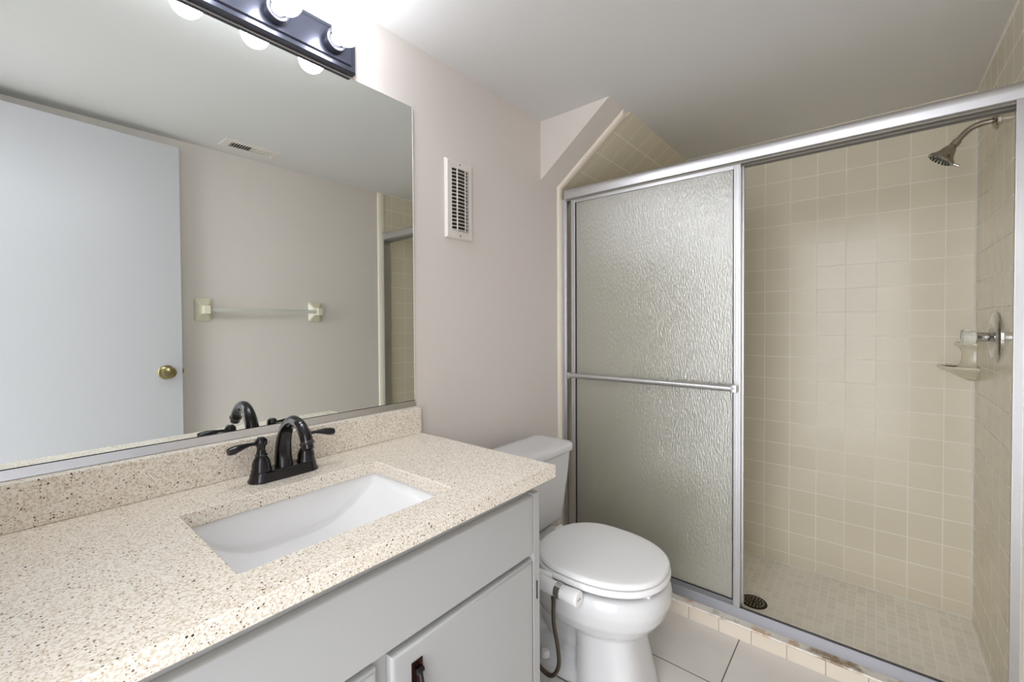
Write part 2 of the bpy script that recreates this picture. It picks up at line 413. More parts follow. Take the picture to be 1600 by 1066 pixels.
# curb with marble sill
curb = thing('shower_curb', 'low cream-tiled shower curb with rust-stained marble sill under the glass door track', 'shower curb', (1.80, -.75, 0))
child('tiled_riser', box(1.7487, 1.853, YW, 0, -.1, .0495), 'tile_curb', curb)
bm = bmesh.new(); bx(bm, 1.744, 1.856, YW+TH, -TH, .0495, .0575, .003, 3); s = child('marble_sill', bm, 'marble', curb); s['label'] = 'cream marble sill with rust stains'

# ------------------------------------------------------------------ shower enclosure
enc = thing('shower_enclosure', 'silver aluminium shower frame of header, wall jambs and bottom track on the curb', 'shower frame', (1.81, -.75, .0575))
X0, X1 = 1.780, 1.848; YL, YR = -.034, YW+TH+.001
def header_prof():
    p = [(X1, 1.765), (X1, 1.812), (X0+.014, 1.812)]
    for k in range(7):
        a = math.radians(90*k/6); p.append((X0+.014-.014*math.sin(a), 1.798+.014*math.cos(a)))
    p += [(X0-.001, 1.785), (X0+.001, 1.765), (X0+.005, 1.762), (X0+.010, 1.765), (X0+.010, 1.770), (X1-.008, 1.770), (X1-.008, 1.765)]
    return p
bm = bmesh.new(); prism(bm, header_prof(), 'y', YL+.004, YR); child('header', bm, 'alu', enc)
bm = bmesh.new(); bx(bm, 1.8142, 1.8172, YL, YR+.003, 1.752, 1.7705); bx(bm, 1.8385, 1.8395, YL, YR+.003, 1.750, 1.7705); bx(bm, 1.7912, 1.7928, YL, YR+.003, 1.756, 1.7705)
child('inner_rail', bm, 'rail_dark', enc)
bm = bmesh.new(); bx(bm, 1.793, 1.838, YR+.002, YR+.018, 1.73, 1.764, .002); bb = child('bumper', bm, 'rail_dark', enc); bb['label'] = 'dark bumper block'
bm = bmesh.new()
bx(bm, X0+.004, X1-.002, -TH-.0005, -.030, .0585, 1.765, .002); bx(bm, X0+.012, X0+.020, -.029, -.038, .0585, 1.765, .001); child('wall_jamb', bm, 'alu', enc)
bm = bmesh.new()
bx(bm, X0+.002, X1-.002, YR, YR+.016, .0585, 1.765, .002); bx(bm, X0+.002, X0+.008, YR+.014, YR+.024, .0585, 1.765, .001); child('wall_jamb', bm, 'alu', enc)
for z in (.32, .95, 1.5):
    bm = bmesh.new(); lathe(bm, [(0, .004), (.0015, .004), (.003, .002), (.003, 0)], (1.812, YR+.0155, z), (0, 1, 0), 12); child('screw', bm, 'chrome', enc)
bm = bmesh.new()
prism(bm, [(1.781, .058), (1.785, .0725), (1.794, .0905), (1.799, .0905), (1.799, .0605), (1.822, .0605), (1.822, .066), (1.825, .066), (1.825, .0605), (1.847, .0605), (1.847, .066), (1.850, .066), (1.850, .058)], 'y', YL+.02, YR)
child('bottom_track', bm, 'alu_matte', enc)

def sliding(name, label, xc, y0, y1, bar, z0=.0815, z1=1.762):
    d = thing(name, label, 'shower door', (xc, (y0+y1)/2, z0), 'sliding frosted shower doors')
    t = .009
    for a, b in ((y0, y0-.022), (y1+.024, y1)):
        bm = bmesh.new(); bx(bm, xc-t, xc+t, a, b, z0, z1, .002)
        for yy in ((a+b)/2-.006, (a+b)/2+.006): bx(bm, xc-t-.0015, xc-t+.001, yy-.0022, yy+.0022, z0, z1, .0007, 1)
        child('stile', bm, 'alu', d)
    bm = bmesh.new(); bx(bm, xc-t, xc+t, y0-.022, y1+.024, z1-.020, z1, .0015); child('top_rail', bm, 'alu', d)
    bm = bmesh.new(); bx(bm, xc-t, xc+t, y0-.022, y1+.024, z0, z0+.028, .0015); child('bottom_rail', bm, 'alu_matte', d)
    bm = bmesh.new(); bx(bm, xc-.0025, xc+.0025, y0-.0215, y1+.0235, z0+.027, z1-.019); g = child('glass_pane', bm, 'glass', d); g['label'] = 'rain-textured obscure glass'
    bm = bmesh.new()
    for a, b in ((y0-.022, y0-.0265), (y1+.024, y1+.0275)): bx(bm, xc-.0045, xc+.0045, a, b, z0+.028, z1-.020)
    bx(bm, xc-.0045, xc+.0045, y0-.026, y1+.0275, z0+.028, z0+.0315)
    child('gasket', bm, 'rubber', d)
    if bar:
        bm = bmesh.new(); zb = .921
        tube(bm, [(xc-t-.028, y0-.012, zb), (xc-t-.028, y1+.014, zb)], .0115, 20, cap=True); child('towel_bar', bm, 'alu', d)
        for yy in (y0-.006, y1+.014):
            bm = bmesh.new(); bx(bm, xc-t-.042, xc-t-.001, yy-.010, yy+.010, zb-.014, zb+.014, .003)
            lathe(bm, [(0, .003), (.001, .0045), (.002, .003), (.0025, 0)], (xc-t-.042, yy, zb+.004), (-1, 0, 0), 12)
            child('bar_bracket', bm, 'alu', d)
    return d
sliding('sliding_shower_screen', 'front frosted sliding shower door with silver towel bar across it', 1.803, -.060, -.797, True)
sliding('sliding_shower_screen', 'rear frosted sliding shower door parked directly behind the one with towel bar', 1.8275, -.048, -.803, False)

# ------------------------------------------------------------------ room door (seen in the mirror)
ang = math.atan2(-(1.428-1.394), .608-.046)
DH = Vector((-.165, -1.381, 0)); DW = (0.608+.165)/math.cos(ang)
door = obj('door_1', box(0, DW, -.035, 0, .01, 2.03, .0015), 'white_paint'); door['kind'] = 'structure'
door.location = DH; door.rotation_euler = (0, 0, ang)
bm = bmesh.new()
kx, kz = DW-.066, .945
lathe(bm, [(0, .033), (.004, .033), (.008, .028), (.012, .014), (.026, .012), (.032, .020), (.040, .0262), (.052, .0275), (.060, .024), (.063, .017), (.0632, .0165), (.062, .0155), (.0635, .013), (.065, .006), (.065, 0)], (kx, .0, kz), (0, 1, 0), 36)
k = obj('door_knob', bm, 'brass', door); k['label'] = 'round antique brass door knob'
bm = bmesh.new(); bx(bm, DW-.0005, DW+.009, -.024, -.011, kz-.012, kz+.012, .003); obj('latch', bm, 'brass', door)

# ------------------------------------------------------------------ mirror
mir = thing('wall_mirror', 'large frameless wall mirror above the speckled counter', 'mirror', (.37, -.004, .905))
MX0, MX1, MZ0, MZ1 = -.17, .905, .905, 1.882
bm = bmesh.new(); bx(bm, MX0, MX1, -.0045, -.0005, MZ0, MZ1)
g = child('mirror_glass', bm, 'mirror', mir)
bm = bmesh.new()
bx(bm, MX1, MX1+.0015, -.0055, -.0005, MZ0+.006, MZ1); bx(bm, MX0, MX1, -.0052, -.0005, MZ1, MZ1+.0012)
child('mirror_edge', bm, 'vent', mir)
bm = bmesh.new(); prism(bm, [(-.0005, .8965), (-.0005, .905), (-.0047, .905), (-.0047, .9135), (-.006, .9135), (-.013, .8965)], 'x', MX0, MX1)
child('bottom_channel', bm, 'channel', mir)
bm = bmesh.new(); bx(bm, MX0, MX1, -.0052, -.0046, .9136, .9150); child('mirror_dark_line', bm, 'black', mir)  # thin black strip along the bottom of the mirror

# ------------------------------------------------------------------ vanity light
vl = thing('vanity_light', 'dark bronze bar light with round white bulbs above the mirror', 'light fixture', (.39, 0, 1.885))
LX0, LX1, LZ0, LZ1 = .093, .690, 1.886, 1.993
def plate(bm, x0, x1, z0, z1, ys):
    rings = [[(x0+i, y, z0+i), (x1-i, y, z0+i), (x1-i, y, z1-i), (x0+i, y, z1-i)] for i, y in ys]
    loft(bm, rings)
bm = bmesh.new(); plate(bm, LX0, LX1, LZ0, LZ1, [(.006, -.0005), (.0, -.006), (0, -.024), (.003, -.0275), (.011, -.0275), (.0125, -.0255), (.015, -.0255), (.018, -.031)])
child('back_plate', bm, 'bronze_plate', vl, ang=20)
for i in range(4):
    cx = .618-.151*i; cz = 1.94
    bm = bmesh.new(); lathe(bm, [(0, .029), (.020, .029), (.023, .027), (.023, .021), (.010, .020)], (cx, -.031, cz), (0, -1, 0), 32)
    so = child('bulb_socket', bm, 'bronze_plate', vl)
    bm = bmesh.new(); lathe(bm, [(0, .0165), (.010, .0165), (.0105, .0175), (.015, .0175), (.017, .0165), (.021, .016)], (cx, -.047, cz), (0, -1, 0), 24)
    child('bulb_neck', bm, 'plastic', so)
    bm = bmesh.new(); bmesh.ops.create_uvsphere(bm, u_segments=32, v_segments=20, radius=.0345)
    for v in bm.verts: v.co += Vector((cx, -.1005, cz))
    bo = child('light_bulb', bm, 'bulb', so); bo['label'] = 'glowing round white bulb'

# ------------------------------------------------------------------ wall vent cover
v1 = thing('wall_vent_cover', 'tall white louvered vent cover on the taupe wall beside the mirror', 'vent cover', (1.112, 0, 1.478))
VX0, VX1, VZ0, VZ1 = 1.046, 1.178, 1.477, 1.760
ox0, ox1, oz0, oz1 = 1.072, 1.157, 1.507, 1.733
bm = bmesh.new()
def frame_plate(bm, X0, X1, Z0, Z1, a0, a1, b0, b1, yb, yf, ch):
    outer = lambda i, y: [(X0+i, y, Z0+i), (X1-i, y, Z0+i), (X1-i, y, Z1-i), (X0+i, y, Z1-i)]
    inner = lambda y: [(a0, y, b0), (a1, y, b0), (a1, y, b1), (a0, y, b1)]
    loft(bm, [inner(yb), outer(0, yb), outer(0, yb+(yf-yb)*.45), outer(ch, yf), inner(yf), inner(yb)], cap=False)
frame_plate(bm, VX0, VX1, VZ0, VZ1, ox0, ox1, oz0, oz1, -.0005, -.012, .006)
bmesh.ops.remove_doubles(bm, verts=bm.verts, dist=1e-5)
child('cover_frame', bm, 'vent', v1)
def bow(x): return -.012 - .007*(1-((x-(ox0+ox1)/2)/((ox1-ox0)/2))**2)
for k in range(18):
    z = oz0+.002+(oz1-oz0-.004)*k/17; bm = bmesh.new(); N_ = 12; rs = []
    for j in range(N_+1):
        x = ox0-.0005+(ox1-ox0+.001)*j/N_; y = bow(max(ox0, min(ox1, x)))
        rs.append([(x, y, z-.0013), (x, y, z+.0013), (x, y+.004, z+.0018), (x, y+.004, z-.0006)])
    loft(bm, rs); child('louver', bm, 'vent', v1)
for xx in (ox0+.0225, ox1-.0225):
    bm = bmesh.new(); y = bow(xx); bx(bm, xx-.0014, xx+.0014, y-.0004, y+.004, oz0, oz1); child('louver_bar', bm, 'vent', v1)
bm = bmesh.new(); bx(bm, ox0, ox1, -.002, -.0005, oz0, oz1); child('duct_shade_sheet', bm, 'duct', v1)  # no opening is cut; the duct's shade is painted as a dark sheet
for z in (VZ0+.012, VZ1-.012):
    bm = bmesh.new(); lathe(bm, [(0, .0035), (.0012, .003), (.0018, 0)], ((VX0+VX1)/2, -.012, z), (0, -1, 0), 12); child('screw', bm, 'nickel', v1)

# ------------------------------------------------------------------ ceiling register (seen in the mirror)
v2 = thing('ceiling_register', 'white ceiling air register with slanted fins near the towel bar wall', 'air register', (.893, -1.34, H))
bm = bmesh.new()
RX0, RX1, RY0, RY1 = .765, 1.022, -1.402, -1.280
loft(bm, [[(.80, -1.378, H-.0005), (.99, -1.378, H-.0005), (.99, -1.304, H-.0005), (.80, -1.304, H-.0005)],
          [(RX0, RY0, H-.0005), (RX1, RY0, H-.0005), (RX1, RY1, H-.0005), (RX0, RY1, H-.0005)],
          [(RX0+.002, RY0+.002, H-.004), (RX1-.002, RY0+.002, H-.004), (RX1-.002, RY1-.002, H-.004), (RX0+.002, RY1-.002, H-.004)],
          [(.80, -1.372, H-.0065), (.99, -1.372, H-.0065), (.99, -1.310, H-.0065), (.80, -1.310, H-.0065)],
          [(.80, -1.378, H-.0005), (.99, -1.378, H-.0005), (.99, -1.304, H-.0005), (.80, -1.304, H-.0005)]], cap=False)
bmesh.ops.remove_doubles(bm, verts=bm.verts, dist=1e-5)
child('register_frame', bm, 'vent', v2)
for k in range(16):
    x = .803+k*.0118; bm = bmesh.new(); la, lb = (.0, .0055) if k < 8 else (.0040, .0005)
    prism(bm, [(x+la, H-.0080), (x+la+.0030, H-.0080), (x+lb+.0030, H-.002), (x+lb, H-.002)], 'y', -1.373, -1.309)
    child('register_fin', bm, 'vent', v2)
bm = bmesh.new(); bx(bm, .80, .99, -1.378, -1.304, H-.0015, H-.0005); child('duct_shade_sheet', bm, 'black', v2)  # black sheet: the shade behind the fins is put into its colour
bm = bmesh.new(); tube(bm, [(.995, -1.35, H-.008), (.995, -1.352, H-.03)], .003, 8); child('damper_lever', bm, 'vent', v2)

# ------------------------------------------------------------------ towel bar on the opposite wall (seen in the mirror)
tb = thing('towel_bar', 'bisque ceramic towel bar with cloudy square rod on the wall opposite the mirror', 'towel bar', (1.01, YW, 1.25))
for cx, s in ((.715, 1), (1.300, -1)):
    bm = bmesh.new(); cz = 1.248; prof = [(.039, .060, 0), (.039, .060, .006), (.036, .056, .011), (.026, .040, .019), (.019, .026, .032), (.0165, .0225, .046), (.0165, .0225, .074), (.014, .020, .078)]
    loft(bm, [[(p[0], YW+.0005+d, p[2]) for p in [(q[0], 0, q[1]) for q in rrect(cx, cz, hx, hz, min(hx, hz)*.35, 0)]] for hx, hz, d in prof])
    child('ceramic_post', bm, 'bisque', tb)
bm = bmesh.new(); bx(bm, .730, 1.285, YW+.049, YW+.069, 1.238, 1.258, .002); child('towel_rod', bm, 'rod', tb)

# ------------------------------------------------------------------ vanity cabinet
cab = thing('vanity_cabinet', 'grey-white painted vanity cabinet under the speckled countertop', 'cabinet', (.36, -.26, 0))
CX0, CX1, CF = XF+.002, .8725, -.520
ZT = ZC-.032
bm = bmesh.new()
bx(bm, CX1-.016, CX1, -.003, CF+.019, 0, ZT); bx(bm, CX0, CX0+.016, -.003, CF+.019, 0, ZT)
bx(bm, CX0+.016, CX1-.016, -.003, CF+.019, .10, .116); bx(bm, CX0+.016, CX1-.016, CF+.075, CF+.09, 0, .10)
bx(bm, CX0+.016, CX1-.016, -.003, -.009, .116, ZT)
child('cabinet_carcass', bm, 'cab_paint', cab)
bm = bmesh.new()
bx(bm, CX0, .847, CF+.019, CF, ZT-.06, ZT); bx(bm, .8492, CX1, CF+.019, CF, .7485, ZT); bx(bm, CX0, .847, CF+.019, CF, .10, .14)
bx(bm, CX0, .847, CF+.019, CF, .57, .615)
for a, b in ((CX0, CX0+.03), (-.005, .03), (.395, .455), (.835, .847)):
    bx(bm, a, b, CF+.019, CF, .14, .57); bx(bm, a, b, CF+.019, CF, .615, ZT-.06)
bx(bm, .8492, CX1, CF+.0185, CF-.0185, 0, .748)
child('face_frame', bm, 'cab_paint', cab)
def slab(x0, x1, z0, z1, ch=.009, d=.018):
    bm = bmesh.new(); yb, yf = CF-.0005, CF-.0005-d
    R = lambda i, y: [(x0+i, y, z0+i), (x1-i, y, z0+i), (x1-i, y, z1-i), (x0+i, y, z1-i)]
    rings = [R(.003, yb), R(0, yb-.001), R(0, yf+.009)]
    for k in range(1, 6):
        a = math.radians(90*k/5); rings.append(R(ch*(1-math.cos(a)), yf+.009-.009*math.sin(a)))
    loft(bm, rings); return bm
o = child('false_drawer_front', slab(.012, .848, .600, .745, .004), 'cab_paint', cab, ang=50)
for x0, x1, hx in ((.012, .411, .36), (.439, .848, .492)):
    d = child('cabinet_door', slab(x0, x1, .125, .587), 'cab_paint', cab, ang=50)
    bm = bmesh.new(); yf = CF-.0185
    prism(bm, [(hx-.012, .553), (hx+.012, .553), (hx+.012, .470), (hx, .460), (hx-.012, .470)], 'y', yf, yf-.0022)
    prism(bm, [(hx-.008, .549), (hx+.008, .549), (hx+.008, .474), (hx, .466), (hx-.008, .474)], 'y', yf-.0022, yf-.004)
    hp = child('handle_plate', bm, 'copper_edge', d)
    bm = bmesh.new(); lathe(bm, [(-.007, .0055), (.007, .0055)], (hx, yf-.009, .538), (1, 0, 0), 14)
    tube(bm, spline([(hx, yf-.009, .538), (hx, yf-.014, .522), (hx, yf-.018, .500), (hx, yf-.018, .482), (hx, yf-.014, .472)], 5), [.005]*3+[.0045]*4+[.005]*4+[.0062]*4+[.0075]*6, 12)
    child('handle_pull', bm, 'bronze', d)
for z0 in (.125, .365, .600):
    child('drawer_front', slab(-.165, -.018, z0, (.347, .587, .745)[(.125, .365, .600).index(z0)]), 'cab_paint', cab, ang=50)
bm = bmesh.new(); bx(bm, .8595, .8625, CF-.0200, CF-.0183, .484, .529); hh = child('hinge', bm, 'black', cab); hh['label'] = 'thin dark hinge leaf'

# ------------------------------------------------------------------ countertop
ct = thing('countertop', 'cream speckled solid-surface countertop with rectangular sink cut-out and backsplash', 'countertop', (.36, -.28, ZT))
bm = bmesh.new()
cx0, cx1, cy0, cy1 = XF+.001, .908, -.565, -.0005
hx0, hx1, hy0, hy1 = .224, .640, -.4825, -.1765
def counter_mesh(bm):
    hole = rrect((hx0+hx1)/2, (hy0+hy1)/2, (hx1-hx0)/2, (hy1-hy0)/2, .008, 0, 5)
    # 4 sides outer ring matching count: project hole points outward to the rectangle
    outer = []
    q = len(hole)//4
    cor = [(cx1, cy1), (cx0, cy1), (cx0, cy0), (cx1, cy0)]
    for i, (x, y, _) in enumerate(hole): outer.append(cor[i//q])
    zt, zb = ZC, ZT
    vo = {}
    def ov(c, z):
        if (c, z) not in vo: vo[(c, z)] = bm.verts.new((c[0], c[1], z))
        return vo[(c, z)]
    ht = [bm.verts.new((x, y, zt)) for x, y, _ in hole]; hb = [bm.verts.new((x, y, zb)) for x, y, _ in hole]
    n = len(hole)
    for i in range(n):
        j = (i+1) % n
        bm.faces.new([ht[i], hb[i], hb[j], ht[j]])
        for hh_, z in ((ht, zt), (hb, zb)):
            a, b = ov(outer[i], z), ov(outer[j], z)
            f = [hh_[i], a, b, hh_[j]] if a is not b else [hh_[i], a, hh_[j]]
            bm.faces.new(f)
    for i in range(4):
        a, b = cor[i], cor[(i+1) % 4]
        bm.faces.new([ov(a, zt), ov(a, zb), ov(b, zb), ov(b, zt)])
counter_mesh(bm)
c = child('counter_slab', bm, 'counter', ct)
mod = c.modifiers.new('bevel', 'BEVEL'); mod.width = .002; mod.segments = 2; mod.limit_method = 'ANGLE'; mod.angle_limit = math.radians(60)
bm = bmesh.new(); bx(bm, cx0, .904, -.0395, -.0088, ZC+.0003, .8955, .0015); child('backsplash', bm, 'counter', ct)
bm = bmesh.new(); bx(bm, cx0, .904, -.0088, -.0005, ZC+.0003, .8935); child('splash_adhesive', bm, 'caulk', ct)

# ------------------------------------------------------------------ sink
sk = thing('bathroom_sink', 'white rectangular undermount sink set into the speckled countertop', 'sink', (.432, -.33, .67))
bm = bmesh.new()
ZR = ZT-.0008
prof = []
xc = .432; hw = .214
prof2 = [(-.214, ZR), (-.211, .772), (-.200, .757), (-.184, .745), (-.162, .729), (-.13, .710), (-.098, .696), (-.06, .688), (0, .686)]
pp = spline([(a, 0, b) for a, b in prof2], 5); pp += [Vector((-p.x, 0, p.z)) for p in pp[-2::-1]]
yb_, yf_ = -.171, -.488
rows = []
fr = .016
for p in pp:
    x, z = xc+p.x, p.z; row = []
    def cl(zz): return min(ZR, zz)
    row.append((x, yb_, ZR))
    for k in range(7):
        a = math.radians(90*k/6); row.append((x, yb_-fr+fr*math.cos(a), cl(z+fr-fr*math.sin(a)) if z+fr < ZR else ZR-(ZR-z)*math.sin(a)))
    for t in (.2, .4, .6, .8):
        row.append((x, (yb_-fr)*(1-t)+(yf_+fr)*t, z))
    for k in range(6, -1, -1):
        a = math.radians(90*k/6); row.append((x, yf_+fr-fr*math.cos(a), cl(z+fr-fr*math.sin(a)) if z+fr < ZR else ZR-(ZR-z)*math.sin(a)))
    row.append((x, yf_, ZR)); rows.append(row)
V = [[bm.verts.new(p) for p in r] for r in rows]
for a, b in zip(V, V[1:]):
    for j in range(len(a)-1):
        try: bm.faces.new([a[j], a[j+1], b[j+1], b[j]])
        except ValueError: pass
bmesh.ops.remove_doubles(bm, verts=bm.verts, dist=2e-5)
s = child('basin', bm, 'sink', sk, ang=50)
so = s.modifiers.new('solid', 'SOLIDIFY'); so.thickness = .008; so.offset = -1 
dc = (.432, -.275, .686)
bm = bmesh.new(); lathe(bm, [(.0005, .028), (.002, .027), (.002, .021), (-.004, .019), (-.004, .010), (.003, .0165), (.0045, .015), (.005, 0)], dc, (0, 0, 1), 32)
child('drain_plug', bm, 'chrome', sk)

# ------------------------------------------------------------------ faucet
fa = thing('bathroom_faucet', 'oil-rubbed bronze two-handle faucet behind the sink', 'faucet', (.446, -.103, ZC))
FX, FY = .446, -.103
bm = bmesh.new()
loft(bm, [rrect(FX, FY, hx, hy, min(hx, hy)*.98, ZC+z, 8) for hx, hy, z in ((.079, .0285, .0004), (.079, .0285, .003), (.0765, .0265, .006), (.0745, .025, .012), (.0735, .0245, .018), (.071, .0225, .022), (.069, .021, .0235))])
child('faucet_base', bm, 'bronze', fa)
pts = spline([(FX, FY+.004, ZC+.021), (FX, FY+.006, ZC+.05), (FX, FY+.001, ZC+.085), (FX, FY-.018, ZC+.117), (FX, FY-.050, ZC+.135), (FX, FY-.083, ZC+.130), (FX, FY-.107, ZC+.112), (FX, FY-.117, ZC+.094)], 6)
n = len(pts); rad = [.0205-.0085*min(1, (i/(n-1))*1.6)+(.0015*max(0, (i/(n-1)-.75)*4)) for i in range(n)]
bm = bmesh.new(); tube(bm, pts, rad, 24, flat=[(1, 1) for _ in pts]); child('spout', bm, 'bronze', fa)
d = (pts[-1]-pts[-2]).normalized()
bm = bmesh.new(); lathe(bm, [(-.002, .0150), (.002, .0152), (.004, .0125), (.013, .012), (.013, .009), (.010, .0088)], pts[-1], d, 24); ae = child('aerator', bm, 'bronze', fa)
bm = bmesh.new(); lathe(bm, [(-.0035, .0142), (-.003, .0156), (-.001, .0158), (0, .0152)], pts[-1], d, 24); child('aerator_ring', bm, 'worn', ae)
for s in (-1, 1):
    hx = FX+s*.0508
    bm = bmesh.new(); lathe(bm, [(0, .0215), (.004, .0215), (.007, .0195), (.016, .0195), (.026, .0165), (.033, .0120), (.035, .0130), (.038, .0130), (.040, .0105), (.050, .0085), (.056, .0095), (.060, .0125), (.066, .0135), (.072, .012), (.077, .007), (.078, 0)], (hx, FY, ZC+.0225), (0, 0, 1), 28)
    hb = child('handle_body', bm, 'bronze', fa)
    zc = ZC+.0225+.064
    bm = bmesh.new()
    lp = spline([(hx+s*.008, FY, zc), (hx+s*.025, FY-.002*1, zc+.001), (hx+s*.045, FY-.004, zc-.001), (hx+s*.060, FY-.006, zc-.004), (hx+s*.070, FY-.007, zc-.005)], 5)
    m_ = len(lp); rr = []
    for i in range(m_):
        t = i/(m_-1); rr.append(.0046+.0068*math.sin(max(0, (t-.25)/.75)*math.pi*.78)**1.3 if t > .25 else .0042)
    rr[-1] = .002
    tube(bm, lp, rr, 16, flat=[(1, .8+.2*(1-min(1, i/(m_-1)*1.5))) for i in range(m_)]); child('lever', bm, 'bronze', hb)

# ------------------------------------------------------------------ toilet
TX = 1.288
to = thing('toilet', 'white two-piece toilet with closed lid between vanity and shower', 'toilet', (TX, -.40, 0))
def egg(yb, yf, a, z, n=48, back=.62, cx=TX, p=2.25):
    """plan outline: rounder front, squarer back; widest part at 45 % from the back"""
    ym = yb+(yf-yb)*.44; out = []
    for i in range(n):
        t = 2*math.pi*i/n; c, s = math.cos(t), math.sin(t)
        if s >= 0:   # back half
            e = 2/2.9; x = a*math.copysign(abs(c)**e, c); y = ym+(yb-ym)*abs(s)**e
            x *= 1-(1-back)*abs(s)**2.2*.6
        else:
            e = 2/p; x = a*math.copysign(abs(c)**e, c); y = ym+(yf-ym)*abs(s)**e
        out.append((cx+x, y, z))
    return out
bm = bmesh.new()
# bowl
loft(bm, [egg(-.30, -.600, .085, .178), egg(-.28, -.632, .117, .200), egg(-.27, -.668, .152, .232), egg(-.26, -.696, .174, .270), egg(-.255, -.711, .184, .31), egg(-.25, -.712, .186, .338), egg(-.25, -.705, .182, .356), egg(-.252, -.697, .175, .362)])
# pedestal column
def sup(x0, x1, y0, y1, z, p=3.2, n=40):
    cx, cy, hx, hy = (x0+x1)/2, (y0+y1)/2, (x1-x0)/2, (y1-y0)/2
    return [(cx+hx*math.copysign(abs(math.cos(t))**(2/p), math.cos(t)), cy+hy*math.copysign(abs(math.sin(t))**(2/p), math.sin(t)), z) for t in [2*math.pi*i/n for i in range(n)]]
loft(bm, [sup(TX-.118, TX+.118, -.664, -.425, .002), sup(TX-.113, TX+.113, -.654, -.425, .05), sup(TX-.105, TX+.105, -.634, -.425, .13), sup(TX-.105, TX+.105, -.618, -.42, .20), sup(TX-.12, TX+.12, -.62, -.40, .26)])
# rear trapway and foot
tube(bm, spline([(TX, -.48, .21), (TX, -.37, .235), (TX, -.28, .21), (TX, -.22, .14), (TX, -.24, .06), (TX, -.27, .03)], 6), [.075]*31, 20)
tube(bm, spline([(TX, -.45, .10), (TX, -.36, .12), (TX, -.30, .20), (TX, -.25, .28), (TX, -.2, .33)], 5), [.07]*21, 18)
loft(bm, [sup(TX-.112, TX+.112, -.50, -.13, .002, 3), sup(TX-.110, TX+.110, -.50, -.135, .035, 3), sup(TX-.09, TX+.09, -.49, -.15, .055, 3), sup(TX-.06, TX+.06, -.47, -.17, .09, 3)])
# tank deck
loft(bm, [sup(TX-.09, TX+.09, -.34, -.10, .28, 3), sup(TX-.11, TX+.11, -.34, -.07, .325, 3), sup(TX-.125, TX+.125, -.34, -.06, .345, 3), sup(TX-.125, TX+.125, -.34, -.06, .372, 3), sup(TX-.12, TX+.12, -.335, -.065, .377, 3)])
bo = child('toilet_bowl', bm, 'porcelain', to)
rm = bo.modifiers.new('remesh', 'REMESH'); rm.mode = 'VOXEL'; rm.voxel_size = .005; rm.use_smooth_shade = True
sm = bo.modifiers.new('smooth', 'SMOOTH'); sm.factor = .6; sm.iterations = 10
# tank
bm = bmesh.new()
tr = lambda hx, yf, z, r=.03: [(x, y, z) for x, y, _ in rrect(TX, (yf-.060)/2, hx, (-.060-yf)/2, r, 0, 6)]
loft(bm, [tr(.165, -.205, .379), tr(.182, -.218, .386), tr(.190, -.224, .40), tr(.200, -.229, .46), tr(.214, -.236, .56), tr(.226, -.240, .655)])
child('tank', bm, 'porcelain', to)
bm = bmesh.new()
tl_ = lambda g, z: [(x, y, z) for x, y, _ in rrect(TX, (-.252-.050)/2, .240-g, (.252-.050)/2-g, .045-g*.7, 0, 8)]
loft(bm, [tl_(.006, .656), tl_(.001, .659), tl_(0, .664), tl_(.0, .677), tl_(.003, .684), tl_(.010, .689), tl_(.03, .6915), tl_(.06, .6925)])
child('tank_lid', bm, 'porcelain', to, ang=60)
bm = bmesh.new(); lathe(bm, [(0, .012), (.004, .012), (.008, .008), (.014, .007), (.014, 0)], (TX-.165, -.2375, .615), (0, -1, 0), 20)
tube(bm, [(TX-.165, -.249, .615), (TX-.13, -.252, .610), (TX-.10, -.252, .606)], [.006, .0055, .007], 12); child('flush_lever', bm, 'chrome', to)
# seat and lid
bm = bmesh.new()
def ringseat(z0, z1):
    e = lambda g, z: egg(-.283-g, -.707+g, .1845-g, z, 64)
    i_ = lambda g, z: egg(-.345-g, -.640+g, .120-g, z, 64)
    loft(bm, [i_(0, z0), e(.004, z0), e(0, z0+.004), e(0, z1-.006), e(.003, z1-.001), e(.007, z1), i_(0, z1), i_(0, z0)], cap=False)
ringseat(.377, .396); bmesh.ops.remove_doubles(bm, verts=bm.verts, dist=1e-5)
for x, y in ((TX-.14, -.45), (TX+.14, -.45), (TX-.06, -.672), (TX+.07, -.668)): bx(bm, x-.009, x+.009, y-.010, y+.010, .3595, .3772, .002)
child('seat_ring', bm, 'plastic', to, ang=60)
bm = bmesh.new(); e = lambda g, z: egg(-.285-g, -.704+g, .181-g, z, 64)
loft(bm, [e(.006, .3985), e(.001, .400), e(0, .404), e(0, .410), e(.003, .4145), e(.009, .4175), e(.03, .4195), e(.08, .4210), e(.13, .4215)])
child('seat_lid', bm, 'plastic', to, ang=60)
for s in (-1, 1):
    bm = bmesh.new(); lathe(bm, [(-.022, .010), (-.018, .013), (.018, .013), (.022, .010)], (TX+s*.072, -.272, .3925), (1, 0, 0), 20)
    bx(bm, TX+s*.072-.016, TX+s*.072+.016, -.286, -.258, .3775, .392, .003); child('seat_hinge', bm, 'plastic', to)
    bm = bmesh.new(); lathe(bm, [(0, .017), (.012, .016), (.019, .011), (.022, 0)], (TX+s*.100, -.33, .046), (0, 0, 1), 20); child('bolt_cap', bm, 'plastic', to)

